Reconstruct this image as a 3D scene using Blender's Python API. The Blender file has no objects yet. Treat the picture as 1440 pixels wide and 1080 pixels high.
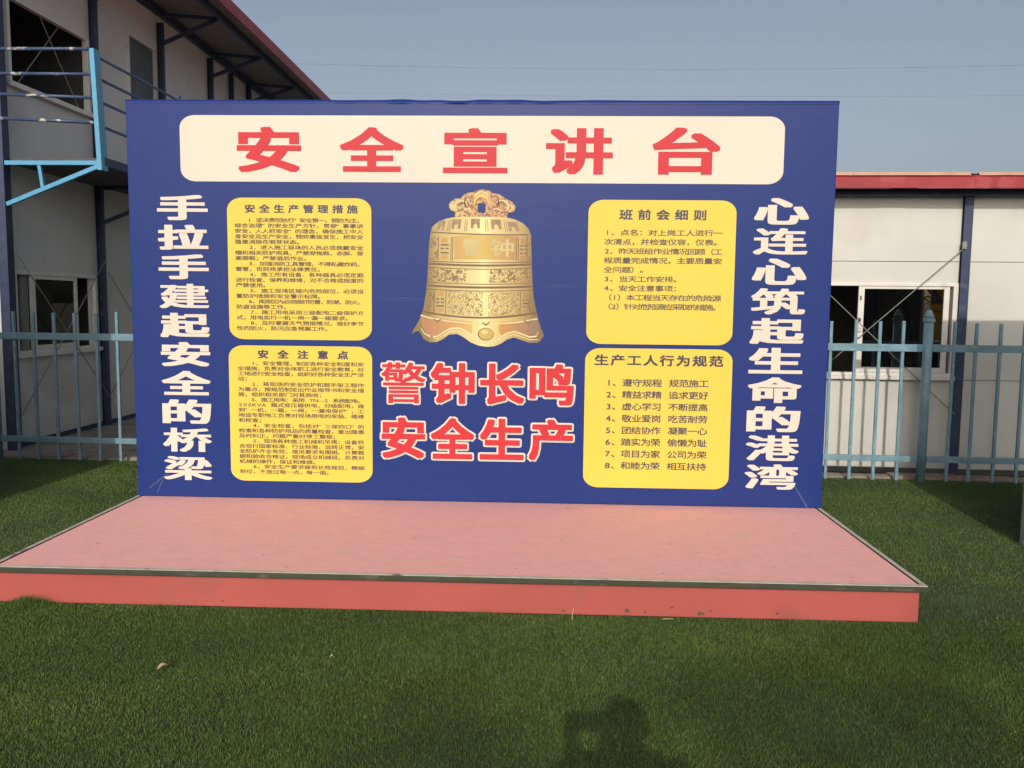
import bpy, bmesh, math, random
import numpy as np
from mathutils import Vector, Matrix

# ------------------------------------------------------------------ camera, sky, sun, exposure
scene = bpy.context.scene
COL = scene.collection
cam_d = bpy.data.cameras.new('camera')
cam = bpy.data.objects.new('camera', cam_d)
COL.objects.link(cam)
cam_d.sensor_width = 36.0
cam_d.lens = 29.406
cam_d.clip_start = 0.05
cam_d.clip_end = 2000
yaw, pit, rol = -0.034757, -0.093796, 0.010371
cy, sy, cp, sp, cr, sr = math.cos(yaw), math.sin(yaw), math.cos(pit), math.sin(pit), math.cos(rol), math.sin(rol)
fw = Vector((sy * cp, cy * cp, sp)); r0 = Vector((cy, -sy, 0)); u0 = r0.cross(fw)
rt = cr * r0 + sr * u0; up = -sr * r0 + cr * u0
M = Matrix((rt, up, -fw)).transposed().to_4x4()
M.translation = (0.466, -5.857, 1.6)
cam.matrix_world = M
scene.camera = cam

SUN_EL, SUN_AZ = math.radians(26.4), math.radians(3.8)   # light travels towards +y, a little towards +x
world = bpy.data.worlds.new('World'); scene.world = world
world.use_nodes = True
wt = world.node_tree; wt.nodes.clear()
sky = wt.nodes.new('ShaderNodeTexSky'); sky.sky_type = 'NISHITA'; sky.sun_disc = False
sky.sun_elevation = SUN_EL; sky.sun_rotation = math.pi + SUN_AZ
sky.air_density = 1.0; sky.dust_density = 4.6; sky.ozone_density = 1.0; sky.altitude = 0
hs = wt.nodes.new('ShaderNodeHueSaturation'); hs.inputs['Saturation'].default_value = 0.70
bg = wt.nodes.new('ShaderNodeBackground'); bg.inputs['Strength'].default_value = 0.114
wo = wt.nodes.new('ShaderNodeOutputWorld')
wt.links.new(sky.outputs[0], hs.inputs['Color']); wt.links.new(hs.outputs[0], bg.inputs[0]); wt.links.new(bg.outputs[0], wo.inputs[0])
sun_d = bpy.data.lights.new('sun', 'SUN'); sun_d.energy = 2.2; sun_d.angle = math.radians(0.55); sun_d.color = (1.0, 0.915, 0.81)
sun = bpy.data.objects.new('sun', sun_d); COL.objects.link(sun)
sd = Vector((math.sin(SUN_AZ) * math.cos(SUN_EL), math.cos(SUN_AZ) * math.cos(SUN_EL), -math.sin(SUN_EL)))
sun.rotation_euler = sd.to_track_quat('-Z', 'Y').to_euler(); sun.location = (-3, -20, 14)
vs = scene.view_settings
vs.view_transform = 'Standard'; vs.look = 'None'; vs.exposure = 0.0; vs.gamma = 1.0; vs.use_curve_mapping = False

rng = random.Random(7)
# ------------------------------------------------------------------ materials
MATS = {}
def mat(name, col, rough=0.6, var=0.10, scale=6.0, bump=0.0, bscale=80.0, metal=0.0, spec=0.5, stretch=(1, 1, 1),
        wear=None, wear_scale=20.0, wear_at=0.6, detail=5.0):
    """principled paint with soft colour variation; wear = second colour showing through in patches"""
    if name in MATS: return MATS[name]
    m = bpy.data.materials.new(name); m.use_nodes = True
    nt = m.node_tree; b = nt.nodes['Principled BSDF']
    tc = nt.nodes.new('ShaderNodeTexCoord'); mp = nt.nodes.new('ShaderNodeMapping'); mp.inputs['Scale'].default_value = stretch
    nt.links.new(tc.outputs['Object'], mp.inputs[0])
    nz = nt.nodes.new('ShaderNodeTexNoise'); nz.inputs['Scale'].default_value = scale; nz.inputs['Detail'].default_value = detail
    nt.links.new(mp.outputs[0], nz.inputs['Vector'])
    rp = nt.nodes.new('ShaderNodeValToRGB')
    rp.color_ramp.elements[0].position = 0.3; rp.color_ramp.elements[1].position = 0.7
    rp.color_ramp.elements[0].color = (*[c * (1 - var) for c in col], 1)
    rp.color_ramp.elements[1].color = (*[min(1, c * (1 + var)) for c in col], 1)
    nt.links.new(nz.outputs['Fac'], rp.inputs[0])
    out = rp.outputs[0]
    if wear:
        n2 = nt.nodes.new('ShaderNodeTexNoise'); n2.inputs['Scale'].default_value = wear_scale; n2.inputs['Detail'].default_value = 6
        nt.links.new(mp.outputs[0], n2.inputs['Vector'])
        r2 = nt.nodes.new('ShaderNodeValToRGB'); r2.color_ramp.elements[0].position = wear_at; r2.color_ramp.elements[1].position = wear_at + 0.06
        nt.links.new(n2.outputs['Fac'], r2.inputs[0])
        mx = nt.nodes.new('ShaderNodeMix'); mx.data_type = 'RGBA'
        nt.links.new(r2.outputs[0], mx.inputs['Factor']); nt.links.new(out, mx.inputs[6]); mx.inputs[7].default_value = (*wear, 1)
        out = mx.outputs[2]
    nt.links.new(out, b.inputs['Base Color'])
    b.inputs['Roughness'].default_value = rough; b.inputs['Metallic'].default_value = metal
    b.inputs['Specular IOR Level'].default_value = spec
    if bump:
        n3 = nt.nodes.new('ShaderNodeTexNoise'); n3.inputs['Scale'].default_value = bscale; n3.inputs['Detail'].default_value = 4
        nt.links.new(mp.outputs[0], n3.inputs['Vector'])
        bp = nt.nodes.new('ShaderNodeBump'); bp.inputs['Strength'].default_value = bump; bp.inputs['Distance'].default_value = 0.01
        nt.links.new(n3.outputs['Fac'], bp.inputs['Height']); nt.links.new(bp.outputs[0], b.inputs['Normal'])
    MATS[name] = m
    return m

def glass_mat(name, tint, refl):
    m = bpy.data.materials.new(name); m.use_nodes = True
    nt = m.node_tree; nt.nodes.clear()
    o = nt.nodes.new('ShaderNodeOutputMaterial'); mx = nt.nodes.new('ShaderNodeMixShader')
    t = nt.nodes.new('ShaderNodeBsdfTransparent'); t.inputs[0].default_value = (*tint, 1)
    g = nt.nodes.new('ShaderNodeBsdfGlossy'); g.inputs['Roughness'].default_value = 0.01
    mx.inputs[0].default_value = refl
    nt.links.new(t.outputs[0], mx.inputs[1]); nt.links.new(g.outputs[0], mx.inputs[2]); nt.links.new(mx.outputs[0], o.inputs[0])
    return m

def vinyl_mat():
    """blue printed vinyl: faint uneven print, horizontal folds and small wrinkles in the skin"""
    m = bpy.data.materials.new('blue_vinyl'); m.use_nodes = True
    nt = m.node_tree; b = nt.nodes['Principled BSDF']
    tc = nt.nodes.new('ShaderNodeTexCoord')
    nz = nt.nodes.new('ShaderNodeTexNoise'); nz.inputs['Scale'].default_value = 0.9; nz.inputs['Detail'].default_value = 3
    nt.links.new(tc.outputs['Object'], nz.inputs['Vector'])
    rp = nt.nodes.new('ShaderNodeValToRGB')
    rp.color_ramp.elements[0].position = 0.35; rp.color_ramp.elements[1].position = 0.7
    rp.color_ramp.elements[0].color = (0.012, 0.035, 0.178, 1); rp.color_ramp.elements[1].color = (0.018, 0.035, 0.180, 1)
    nt.links.new(nz.outputs['Fac'], rp.inputs[0]); nt.links.new(rp.outputs[0], b.inputs['Base Color'])
    b.inputs['Roughness'].default_value = 0.38; b.inputs['Specular IOR Level'].default_value = 0.22
    mp = nt.nodes.new('ShaderNodeMapping'); mp.inputs['Scale'].default_value = (0.55, 1, 5)
    nt.links.new(tc.outputs['Object'], mp.inputs[0])
    n2 = nt.nodes.new('ShaderNodeTexNoise'); n2.inputs['Scale'].default_value = 1.6; n2.inputs['Detail'].default_value = 5
    nt.links.new(mp.outputs[0], n2.inputs['Vector'])
    bp = nt.nodes.new('ShaderNodeBump'); bp.inputs['Strength'].default_value = 0.10; bp.inputs['Distance'].default_value = 0.012
    nt.links.new(n2.outputs['Fac'], bp.inputs['Height']); nt.links.new(bp.outputs[0], b.inputs['Normal'])
    return m

# ------------------------------------------------------------------ mesh helpers
class MB:
    def __init__(s): s.v = []; s.f = []
    def add(s, v, f):
        k = len(s.v); s.v += [tuple(p) for p in v]; s.f += [tuple(i + k for i in q) for q in f]; return s
    def box(s, x0, x1, y0, y1, z0, z1):
        return s.add([(x0, y0, z0), (x1, y0, z0), (x1, y1, z0), (x0, y1, z0), (x0, y0, z1), (x1, y0, z1), (x1, y1, z1), (x0, y1, z1)],
                     [(0, 3, 2, 1), (4, 5, 6, 7), (0, 1, 5, 4), (1, 2, 6, 5), (2, 3, 7, 6), (3, 0, 4, 7)])
    def beam(s, p, q, w, h, upv=(0, 0, 1)):
        p, q = Vector(p), Vector(q); d = (q - p).normalized(); upv = Vector(upv)
        if abs(d.dot(upv)) > 0.98: upv = Vector((0, 1, 0))
        a = d.cross(upv).normalized() * w / 2; b = a.cross(d).normalized() * h / 2
        v = [p - a - b, p + a - b, p + a + b, p - a + b, q - a - b, q + a - b, q + a + b, q - a + b]
        return s.add(v, [(0, 3, 2, 1), (4, 5, 6, 7), (0, 1, 5, 4), (1, 2, 6, 5), (2, 3, 7, 6), (3, 0, 4, 7)])
    def tube(s, pts, rad, n=10, caps=True):
        pts = [Vector(p) for p in pts]
        if not hasattr(rad, '__len__'): rad = [rad] * len(pts)
        rings = []
        ref = Vector((0.13, 0.37, 0.92)).normalized()
        for i, p in enumerate(pts):
            d = (pts[min(i + 1, len(pts) - 1)] - pts[max(i - 1, 0)]).normalized()
            r = ref if abs(d.dot(ref)) < 0.95 else Vector((1, 0, 0))
            a = d.cross(r).normalized(); b = d.cross(a)
            rings.append([p + (a * math.cos(t) + b * math.sin(t)) * rad[i] for t in [2 * math.pi * k / n for k in range(n)]])
        v = [x for r_ in rings for x in r_]; f = []
        for i in range(len(pts) - 1):
            for k in range(n):
                f.append((i * n + k, i * n + (k + 1) % n, (i + 1) * n + (k + 1) % n, (i + 1) * n + k))
        if caps:
            f.append(tuple(range(n - 1, -1, -1))); f.append(tuple((len(pts) - 1) * n + k for k in range(n)))
        return s.add(v, f)
    def prism(s, poly, y0, y1):
        """outline in (x, z), front face at y0 (towards -y), back at y1"""
        n = len(poly)
        v = [(x, y0, z) for x, z in poly] + [(x, y1, z) for x, z in poly]
        f = [tuple(range(n)), tuple(range(2 * n - 1, n - 1, -1))] + [(i, i + n, (i + 1) % n + n, (i + 1) % n) for i in range(n)]
        return s.add(v, f)
    def ball(s, c, r, n=10, m=7):
        if not hasattr(r, '__len__'): r = (r, r, r)
        v = [(c[0], c[1], c[2] + r[2])]
        for i in range(1, m):
            for k in range(n):
                t = math.pi * i / m; ph = 2 * math.pi * k / n
                v.append((c[0] + r[0] * math.sin(t) * math.cos(ph), c[1] + r[1] * math.sin(t) * math.sin(ph), c[2] + r[2] * math.cos(t)))
        v.append((c[0], c[1], c[2] - r[2])); f = []
        for k in range(n): f.append((0, 1 + k, 1 + (k + 1) % n))
        for i in range(m - 2):
            for k in range(n):
                a = 1 + i * n + k; b2 = 1 + i * n + (k + 1) % n
                f.append((a, a + n, b2 + n, b2))
        for k in range(n): f.append((len(v) - 1, 1 + (m - 2) * n + (k + 1) % n, 1 + (m - 2) * n + k))
        return s.add(v, f)
    def build(s, name, m, parent=None, bevel=0.0, smooth=False):
        me = bpy.data.meshes.new(name); me.from_pydata(s.v, [], s.f)
        bm = bmesh.new(); bm.from_mesh(me); bmesh.ops.recalc_face_normals(bm, faces=bm.faces); bm.to_mesh(me); bm.free()
        if smooth:
            for p in me.polygons: p.use_smooth = True
        o = bpy.data.objects.new(name, me); COL.objects.link(o)
        if m: me.materials.append(m)
        if parent: o.parent = parent
        if bevel:
            b = o.modifiers.new('bevel', 'BEVEL'); b.width = bevel; b.segments = 2; b.limit_method = 'ANGLE'
        return o

def tag(o, label=None, cat=None, group=None, kind=None):
    if label: o['label'] = label
    if cat: o['category'] = cat
    if group: o['group'] = group
    if kind: o['kind'] = kind
    return o
def thing(name, label, cat, loc=(0, 0, 0), rz=0.0, group=None):
    o = bpy.data.objects.new(name, None); COL.objects.link(o); o.empty_display_size = 0.2
    o.location = loc; o.rotation_euler = (0, 0, rz)
    return tag(o, label, cat, group)

R = math.radians
ROT_R, ROT_L = R(-2.1), R(-1.2)

# ------------------------------------------------------------------ setting: ground, paving, turf base
m_dirt = mat('dirt', (0.20, 0.17, 0.13), 0.95, 0.25, 0.6, 0.4, 20)
m_turfbase = mat('turf_backing', (0.032, 0.050, 0.017), 0.95, 0.3, 3, 0.5, 120)
m_conc = mat('concrete', (0.25, 0.235, 0.21), 0.9, 0.2, 4, 0.3, 60, wear=(0.17, 0.155, 0.14), wear_scale=3, wear_at=0.58)
g = MB().box(-500, 500, -500, 500, -0.5, -0.02).build('ground', m_dirt); tag(g, kind='structure')
tb = MB().add([(-8, -9, 0), (9, -9, 0), (9, 1.87, 0), (-8, 2.47, 0)], [(0, 1, 2, 3)]).build('turf_base', m_turfbase); tag(tb, kind='structure')
pv = MB()
pv.box(-12, 12, 2.19, 20, -0.015, -0.004)
pvo = pv.build('paving', m_conc); pvo.rotation_euler = (0, 0, ROT_R); tag(pvo, kind='structure')

# ------------------------------------------------------------------ turf: one stuff object of blades
def make_turf():
    r = np.random.RandomState(3)
    def field(n, x0, x1, y0, y1):
        return np.stack([r.uniform(x0, x1, n), r.uniform(y0, y1, n)], 1)
    P = np.concatenate([field(420000, -2.6, 4.2, -3.5, -1.6), field(90000, -4.5, -2.0, -2.9, -1.2), field(100000, -4.8, -2.2, -1.6, 2.3),
                        field(110000, 2.2, 5.2, -1.9, 2.2), field(30000, -6, 6, -6.5, -3.3), field(12000, -2.6, 2.6, 0.12, 2.2), field(60000, -6.5, -2.6, -3.6, -1.2), field(30000, 4.0, 6.5, -3.6, 1.8), field(24000, -7, -4.6, -1.4, 2.3)])
    inside = (np.abs(P[:, 0]) < 2.452) & (P[:, 1] > -1.648) & (P[:, 1] < 0.1)
    lim = 2.16 - 0.0367 * P[:, 0]
    P = P[~inside & (P[:, 1] < lim)]
    n = len(P)
    dist = np.hypot(P[:, 0] - 0.47, P[:, 1] + 5.86)
    # slow fields: nap direction and height
    def slow(k):
        rr = np.random.RandomState(k); s = np.zeros(n)
        for i in range(14):
            f = rr.uniform(0.8, 9.0); a = rr.uniform(0, 6.28); s += np.sin((P[:, 0] * np.cos(a) + P[:, 1] * np.sin(a) * 1.6) * f + rr.uniform(0, 6.28)) / (1 + f * 0.12)
        return s / 3.0
    nap, hgt = slow(11), slow(12)
    h = (0.0125 + 0.003 * r.randn(n) + 0.0022 * hgt).clip(0.005, 0.024)
    # the turf bunches up against the front of the platform in places
    edge = np.exp(-((P[:, 1] + 1.70) / 0.035) ** 2) * (np.abs(P[:, 0]) < 2.5)
    bump = (np.exp(-((P[:, 0] + 2.2) / 0.11) ** 2) * 1.3 + np.exp(-((P[:, 0] + 1.53) / 0.02) ** 2) * .4 + np.exp(-((P[:, 0] - 0.18) / 0.06) ** 2) * .5 + np.exp(-((P[:, 0] + .42) / 0.05) ** 2) * .35)
    h += 0.030 * edge * bump
    th = r.uniform(0, 2 * np.pi, n)
    w = (0.0017 + 0.0004 * dist) * r.uniform(0.6, 1.2, n) * 0.40
    lean = np.abs(r.randn(n)) * 0.5 + 0.1
    la = r.uniform(0, 2 * np.pi, n) + nap * 0.8 + 1.3
    dx, dy = np.cos(th) * w, np.sin(th) * w
    base = np.stack([P[:, 0], P[:, 1], 0.02 * edge * bump * 0.6], 1)
    tip = base + np.stack([np.cos(la) * h * lean, np.sin(la) * h * lean, h], 1)
    mid = base * 0.5 + tip * 0.5; mid[:, 2] += h * 0.10
    off = np.stack([dx, dy, 0 * dx], 1)
    V = np.stack([base - off, base + off, mid + off * .8, mid - off * .8, tip], 1).reshape(-1, 3)
    idx = np.arange(n) * 5
    F = np.stack([idx, idx + 1, idx + 2, idx, idx + 2, idx + 3, idx + 3, idx + 2, idx + 4], 1).reshape(-1)
    me = bpy.data.meshes.new('turf')
    me.vertices.add(len(V)); me.vertices.foreach_set('co', V.astype(np.float32).ravel())
    me.loops.add(len(F)); me.loops.foreach_set('vertex_index', F.astype(np.int32))
    np_ = len(F) // 3
    me.polygons.add(np_); me.polygons.foreach_set('loop_start', (np.arange(np_) * 3).astype(np.int32))
    me.update(calc_edges=True)
    at = me.attributes.new('tone', 'FLOAT', 'POINT')
    at.data.foreach_set('value', np.repeat((0.5 + 0.14 * r.randn(n) + 0.17 * slow(15)).clip(0, 1), 5).astype(np.float32))
    m = bpy.data.materials.new('turf_blade'); m.use_nodes = True
    nt = m.node_tree; b = nt.nodes['Principled BSDF']
    a = nt.nodes.new('ShaderNodeAttribute'); a.attribute_name = 'tone'
    rp = nt.nodes.new('ShaderNodeValToRGB')
    e = rp.color_ramp.elements
    e[0].position = 0.1; e[0].color = (0.050, 0.085, 0.025, 1)
    e[1].position = 0.95; e[1].color = (0.145, 0.202, 0.046, 1)
    k = e.new(0.55); k.color = (0.077, 0.132, 0.027, 1)
    nt.links.new(a.outputs['Fac'], rp.inputs[0]); nt.links.new(rp.outputs[0], b.inputs['Base Color'])
    b.inputs['Roughness'].default_value = 0.55; b.inputs['Specular IOR Level'].default_value = 0.3
    me.materials.append(m)
    o = bpy.data.objects.new('turf', me); COL.objects.link(o)
    tag(o, 'short dark green artificial grass covering the yard around the platform', 'artificial grass', kind='stuff')
make_turf()

# ------------------------------------------------------------------ prefab building parts
m_wall = mat('sandwich_panel', (0.66, 0.63, 0.56), 0.5, 0.05, 1.5, 0.05, 40, wear=(0.55, 0.51, 0.43), wear_scale=1.3, wear_at=0.62)
m_wall_r = mat('cream_sandwich_panel', (0.575, 0.58, 0.545), 0.5, 0.05, 1.5, 0.05, 40, wear=(0.535, 0.53, 0.49), wear_scale=1.0, wear_at=0.60)
m_wall_l = mat('grey_sandwich_panel', (0.67, 0.69, 0.68), 0.5, 0.06, 1.5, 0.05, 40, wear=(0.61, 0.61, 0.585), wear_scale=1.0, wear_at=0.58)
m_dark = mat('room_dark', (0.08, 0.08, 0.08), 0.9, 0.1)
m_navy = mat('navy_steel', (0.030, 0.045, 0.105), 0.5, 0.2, 12, wear=(0.06, 0.075, 0.12), wear_scale=9, wear_at=0.62)
m_navyold = mat('worn_navy_rail', (0.045, 0.075, 0.16), 0.5, 0.25, 12, wear=(0.50, 0.48, 0.44), wear_scale=11, wear_at=0.585, stretch=(0.8, 1, 1))
m_sky = mat('bright_blue_paint', (0.085, 0.32, 0.52), 0.4, 0.08, 14, wear=(0.06, 0.22, 0.38), wear_scale=14, wear_at=0.66)
m_red = mat('red_fascia', (0.31, 0.024, 0.036), 0.5, 0.14, 5, 0.15, 14, wear=(0.36, 0.05, 0.06), wear_scale=4, wear_at=0.56)
m_roof = mat('roof_sheet', (0.45, 0.22, 0.14), 0.6, 0.2, 8)
m_white = mat('white_pvc', (0.72, 0.70, 0.66), 0.35, 0.04, 6, wear=(0.6, 0.58, 0.54), wear_scale=7, wear_at=0.62)
m_whiteg = mat('grey_pvc', (0.76, 0.76, 0.73), 0.4, 0.06, 6, wear=(0.66, 0.64, 0.60), wear_scale=7, wear_at=0.62)
m_rod = mat('brace_rod', (0.22, 0.22, 0.21), 0.5, 0.2, 30)
m_door = mat('door_teal', (0.09, 0.115, 0.13), 0.5, 0.1, 5)
m_glass = glass_mat('window_glass', (0.30, 0.32, 0.33), 0.20)
m_glassd = glass_mat('dim_glass', (0.45, 0.5, 0.48), 0.10)

def wall_panel(mb, axis, at0, at1, s0, s1, z0, z1, holes, seams=(), gap=0.006):
    """wall slab between at0..at1 across 'axis' (0: faces u, 1: faces v), running s0..s1, with rectangular holes (s0,s1,z0,z1)
    and fine horizontal panel joints"""
    ss = sorted({s0, s1, *[h[0] for h in holes], *[h[1] for h in holes]})
    zs = sorted({z0, z1, *[h[2] for h in holes], *[h[3] for h in holes], *seams})
    for i in range(len(ss) - 1):
        for j in range(len(zs) - 1):
            a, b, c, d = ss[i], ss[i + 1], zs[j], zs[j + 1]
            if a < s0 - 1e-6 or b > s1 + 1e-6: continue
            if any(h[0] - 1e-6 <= a and b <= h[1] + 1e-6 and h[2] - 1e-6 <= c and d <= h[3] + 1e-6 for h in holes): continue
            if c in seams: c += gap
            if axis == 0: mb.box(at0, at1, a, b, c, d)
            else: mb.box(a, b, at0, at1, c, d)

# ---- right building (single storey, red eave), frame rotated with the fence
VW = 2.47
rb = thing('prefab_cabin', 'single storey cream panel cabin with red roof edge behind the blue fence', 'building', (0, 0, 0), ROT_R)
wins = [(2.58, 4.335, 0.955, 1.85)]
doorsr = [(0.85, 1.65, 0.05, 2.05)]
wins2 = [(6.22, 7.98, 0.955, 1.85)]
mb = MB(); wall_panel(mb, 1, VW, VW + 0.07, -2.9, 11.65, 0.06, 2.70, wins + wins2 + doorsr, seams=(0.925, 2.052))
mb.box(-2.9, 11.65, 7.4, 7.47, 0, 2.7); mb.box(-2.97, -2.9, VW, 7.47, 0, 2.7); mb.box(11.65, 11.72, VW, 7.47, 0, 2.7)
mb.build('wall', m_wall_r, rb)
mb = MB(); mb.box(-2.8, 11.6, VW + 0.10, VW + 0.13, 0.93, 0.97).box(-2.8, 11.6, VW + 0.09, VW + 0.12, 2.0, 2.1)
mb.build('girt', m_dark, rb)
MB().box(-2.95, 11.7, VW - 0.025, VW + 0.02, 0.012, 0.062).build('base_rail', m_dark, rb)
MB().box(-2.88, 11.63, VW + .08, 7.38, 0.0, 0.03).build('room_floor', m_dark, rb)
for k in range(9):
    u = 4.374 + 1.82 * (k - 4)
    c = MB(); c.box(u - 0.040, u + 0.040, VW - 0.052, VW - 0.045, 0.0, 2.67); c.box(u - 0.040, u + 0.040, VW - 0.009, VW - 0.002, 0, 2.67); c.box(u - 0.006, u + 0.006, VW - 0.045, VW - 0.009, 0, 2.67)
    c.box(u - 0.06, u + 0.06, VW - 0.062, VW - 0.0521, 0.0, 0.02)
    c.build('column', m_navy, rb)
for (a, b) in ((2.555, 4.374), (6.194, 8.014)):
    x = MB(); x.tube([(a + .03, VW - 0.06, 0.56), (b - .0, VW - 0.06, 2.204)], 0.0048, 6).tube([(a - .0, VW - 0.075, 2.26), (b - .03, VW - 0.075, 0.60)], 0.0048, 6)
    x.box(b - .05, b - .015, VW - .08, VW - .053, 2.17, 2.24)
    x.build('cross_brace', m_rod, rb)
MB().box(-2.97, 11.72, VW - 0.11, VW - 0.004, 2.60 + .06, 2.72).build('eave_beam', m_navy, rb)
fa = MB(); EV = VW - 0.30
prof = [(EV + .012, 2.702), (EV - 0.003, 2.706), (EV - 0.006, 2.80), (EV + 0.012, 2.822), (EV + .022, 2.82)]
for i in range(len(prof) - 1):
    (v0, z0), (v1, z1) = prof[i], prof[i + 1]
    n = 60
    for k in range(n):
        a = -3.2 + 15.0 * k / n; b = -3.2 + 15.0 * (k + 1) / n
        w0 = 0.004 * math.sin(a * 3.1) * math.sin(a * 1.3); w1 = 0.004 * math.sin(b * 3.1) * math.sin(b * 1.3)
        fa.add([(a, v0 + w0, z0), (b, v0 + w1, z0), (b, v1 + w1, z1), (a, v1 + w0, z1)], [(0, 1, 2, 3)])
fao = fa.build('fascia', m_red, rb); sm = fao.modifiers.new('solid', 'SOLIDIFY'); sm.thickness = 0.004
ro = MB()
n = 60
for k in range(n):                                                    # trapezoid sheet roof, ribs run up the slope
    a = -3.25 + 15.1 * k / n; p = 15.1 / n
    hgt = 0.010
    for (f0, f1, h0, h1) in ((0, .10, 0, hgt), (.10, .8, hgt, hgt), (.8, .9, hgt, 0), (.9, 1, 0, 0)):
        jag = 0.0
        ro.add([(a + p * f0, EV - .015 - jag, 2.826 + h0), (a + p * f1, EV - .015 - jag, 2.826 + h1), (a + p * f1, 4.97, 3.09 + h1), (a + p * f0, 4.97, 3.09 + h0)], [(0, 1, 2, 3)])
        ro.add([(a + p * f0, 4.97, 3.09 + h0), (a + p * f1, 4.97, 3.09 + h1), (a + p * f1, 7.8, 2.80 + h1), (a + p * f0, 7.8, 2.80 + h0)], [(0, 1, 2, 3)])
ro.build('roof', m_roof, rb)
ed = MB(); rr = random.Random(6); x = -3.25
while x < 11.8:
    L = rr.uniform(.5, 1.6); ed.box(x, x + L - rr.choice((.004, .03, .07)), EV - .017, EV - .0152, 2.815, 2.846 + rr.uniform(-.004, .003)); x += L
ed.build('roof_edge_flashing', mat('faded_red_flashing', (.50, .30, .22), .5, .15, 6), rb)
for u in (-2.96, 11.66): MB().add([(u, VW, 2.7), (u, 7.47, 2.7), (u, 7.47, 2.8), (u, 4.97, 3.07), (u, VW, 2.83), (u + .05, VW, 2.7), (u + .05, 7.47, 2.7), (u + .05, 7.47, 2.8), (u + .05, 4.97, 3.07), (u + .05, VW, 2.83)],
       [(0, 1, 2, 3, 4), (9, 8, 7, 6, 5), (0, 5, 6, 1), (1, 6, 7, 2), (2, 7, 8, 3), (3, 8, 9, 4), (4, 9, 5, 0)]).build('gable', m_wall_r, rb)
MB().box(-3.0, 11.7, EV + .03, VW + .3, 2.735, 2.75).build('soffit', m_navy, rb)

def right_window(u0, root):
    w = MB(); v0, v1 = VW - 0.022, VW + 0.05
    a, b, z0, z1 = u0, u0 + 1.755, 0.955, 1.85
    w.box(a, a + .045, v0, v1, z0, z1).box(b - .045, b, v0, v1, z0, z1).box(a + .045, b - .045, v0, v1, z1 - .03, z1).box(a + .045, b - .045, v0, v1, z0, z0 + .035)
    f = w.build('window', m_white, root, bevel=0.003)
    MB().box(a - .02, b + .01, VW - 0.05, VW - .0225, z0 - .03, z0 + .012).build('sill', m_white, f, bevel=0.003)
    s = MB(); s0, s1 = VW - 0.012, VW + 0.014
    p, q = a + .835, a + 1.68
    zb, zt = z0 + .037, z1 - .032
    s.box(p, p + .055, s0, s1, zb, zt).box(q - .052, q, s0, s1, zb, zt).box(p + .055, q - .052, s0, s1, zt - .025, zt).box(p + .055, q - .052, s0, s1, zb, zb + .05)
    so = s.build('sash', m_white, f, bevel=0.002)
    MB().box(p + .055, q - .052, VW - 0.001, VW + .004, zb + .05, zt - .025).build('pane', m_glass, so if False else f)
    mk = MB(); rr = random.Random(5); z = zb + .03
    while z < zt - .04:                                              # torn black film on the meeting stile
        L = rr.uniform(.008, .06)
        if rr.random() < .6: mk.box(p + rr.uniform(.004, .014), p + rr.uniform(.022, .032), s0 - .0015, s0 + .001, z, z + L)
        z += L + rr.uniform(.01, .07)
    mk.build('film_scrap', m_dark, f)
    t = MB().box(q + .006, b - .047, VW + .02, VW + .045, zb, zt); t.build('track', mat('track_brown', (.10, .085, .07), .6), f)
right_window(2.58, rb)
right_window(6.22, rb)
dr = MB().box(.87, 1.63, VW + .01, VW + .05, .06, 2.03).build('door', m_door, rb, bevel=.004)
MB().box(1.5, 1.58, VW - .03, VW + .009, 1.0, 1.03).build('handle', m_white, dr)

# ---- left building (two storeys, outside corridor), seen along its front
UW = -5.295
lb = thing('two_storey_cabin', 'grey two storey prefab building with blue outside corridor and dark red eave', 'building', (0, 0, 0), ROT_L)
VE = 17.0
low_w = [(2.90, 4.53, 1.0, 1.925), (6.6, 8.1, 1.0, 1.92)]
up_w = [(2.97, 4.545, 3.90, 4.815), (5.50, 6.29, 3.10, 5.195), (10.1, 11.6, 3.9, 4.8)]
mb = MB(); wall_panel(mb, 0, UW - 0.07, UW, 2.69, VE, 0.0, 5.72, low_w + up_w, seams=(3.07,))
mb.box(UW - .07 - 5, UW - .07, 2.62, 2.69, 0, 5.72); mb.box(UW - 5.07, UW - 5.0, 2.69, VE, 0, 5.72); mb.box(UW - 5, UW - .07, VE - .07, VE, 0, 5.72)
mb.add([(UW - 5.07, 2.62, 5.72), (UW, 2.62, 5.72), (UW - 2.5, 2.62, 6.0), (UW - 5.07, 2.69, 5.72), (UW, 2.69, 5.72), (UW - 2.5, 2.69, 6.0)], [(0, 1, 2), (3, 5, 4), (0, 3, 4, 1), (1, 4, 5, 2), (2, 5, 3, 0)])
mb.build('wall', m_wall_l, lb)
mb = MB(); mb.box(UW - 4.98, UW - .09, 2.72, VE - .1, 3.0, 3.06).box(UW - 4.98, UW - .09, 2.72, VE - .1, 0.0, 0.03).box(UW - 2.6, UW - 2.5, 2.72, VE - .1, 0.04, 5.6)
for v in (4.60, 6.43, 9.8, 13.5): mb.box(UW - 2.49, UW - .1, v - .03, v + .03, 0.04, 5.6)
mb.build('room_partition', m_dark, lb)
MB().box(UW - .02, UW + .02, 2.72, VE, -.004, 0.05).build('base_rail', m_navy, lb)
cols = [2.745, 4.605, 6.39, 8.13, 9.02, 9.86, 11.7, 13.5, 15.3, 16.95]
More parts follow.
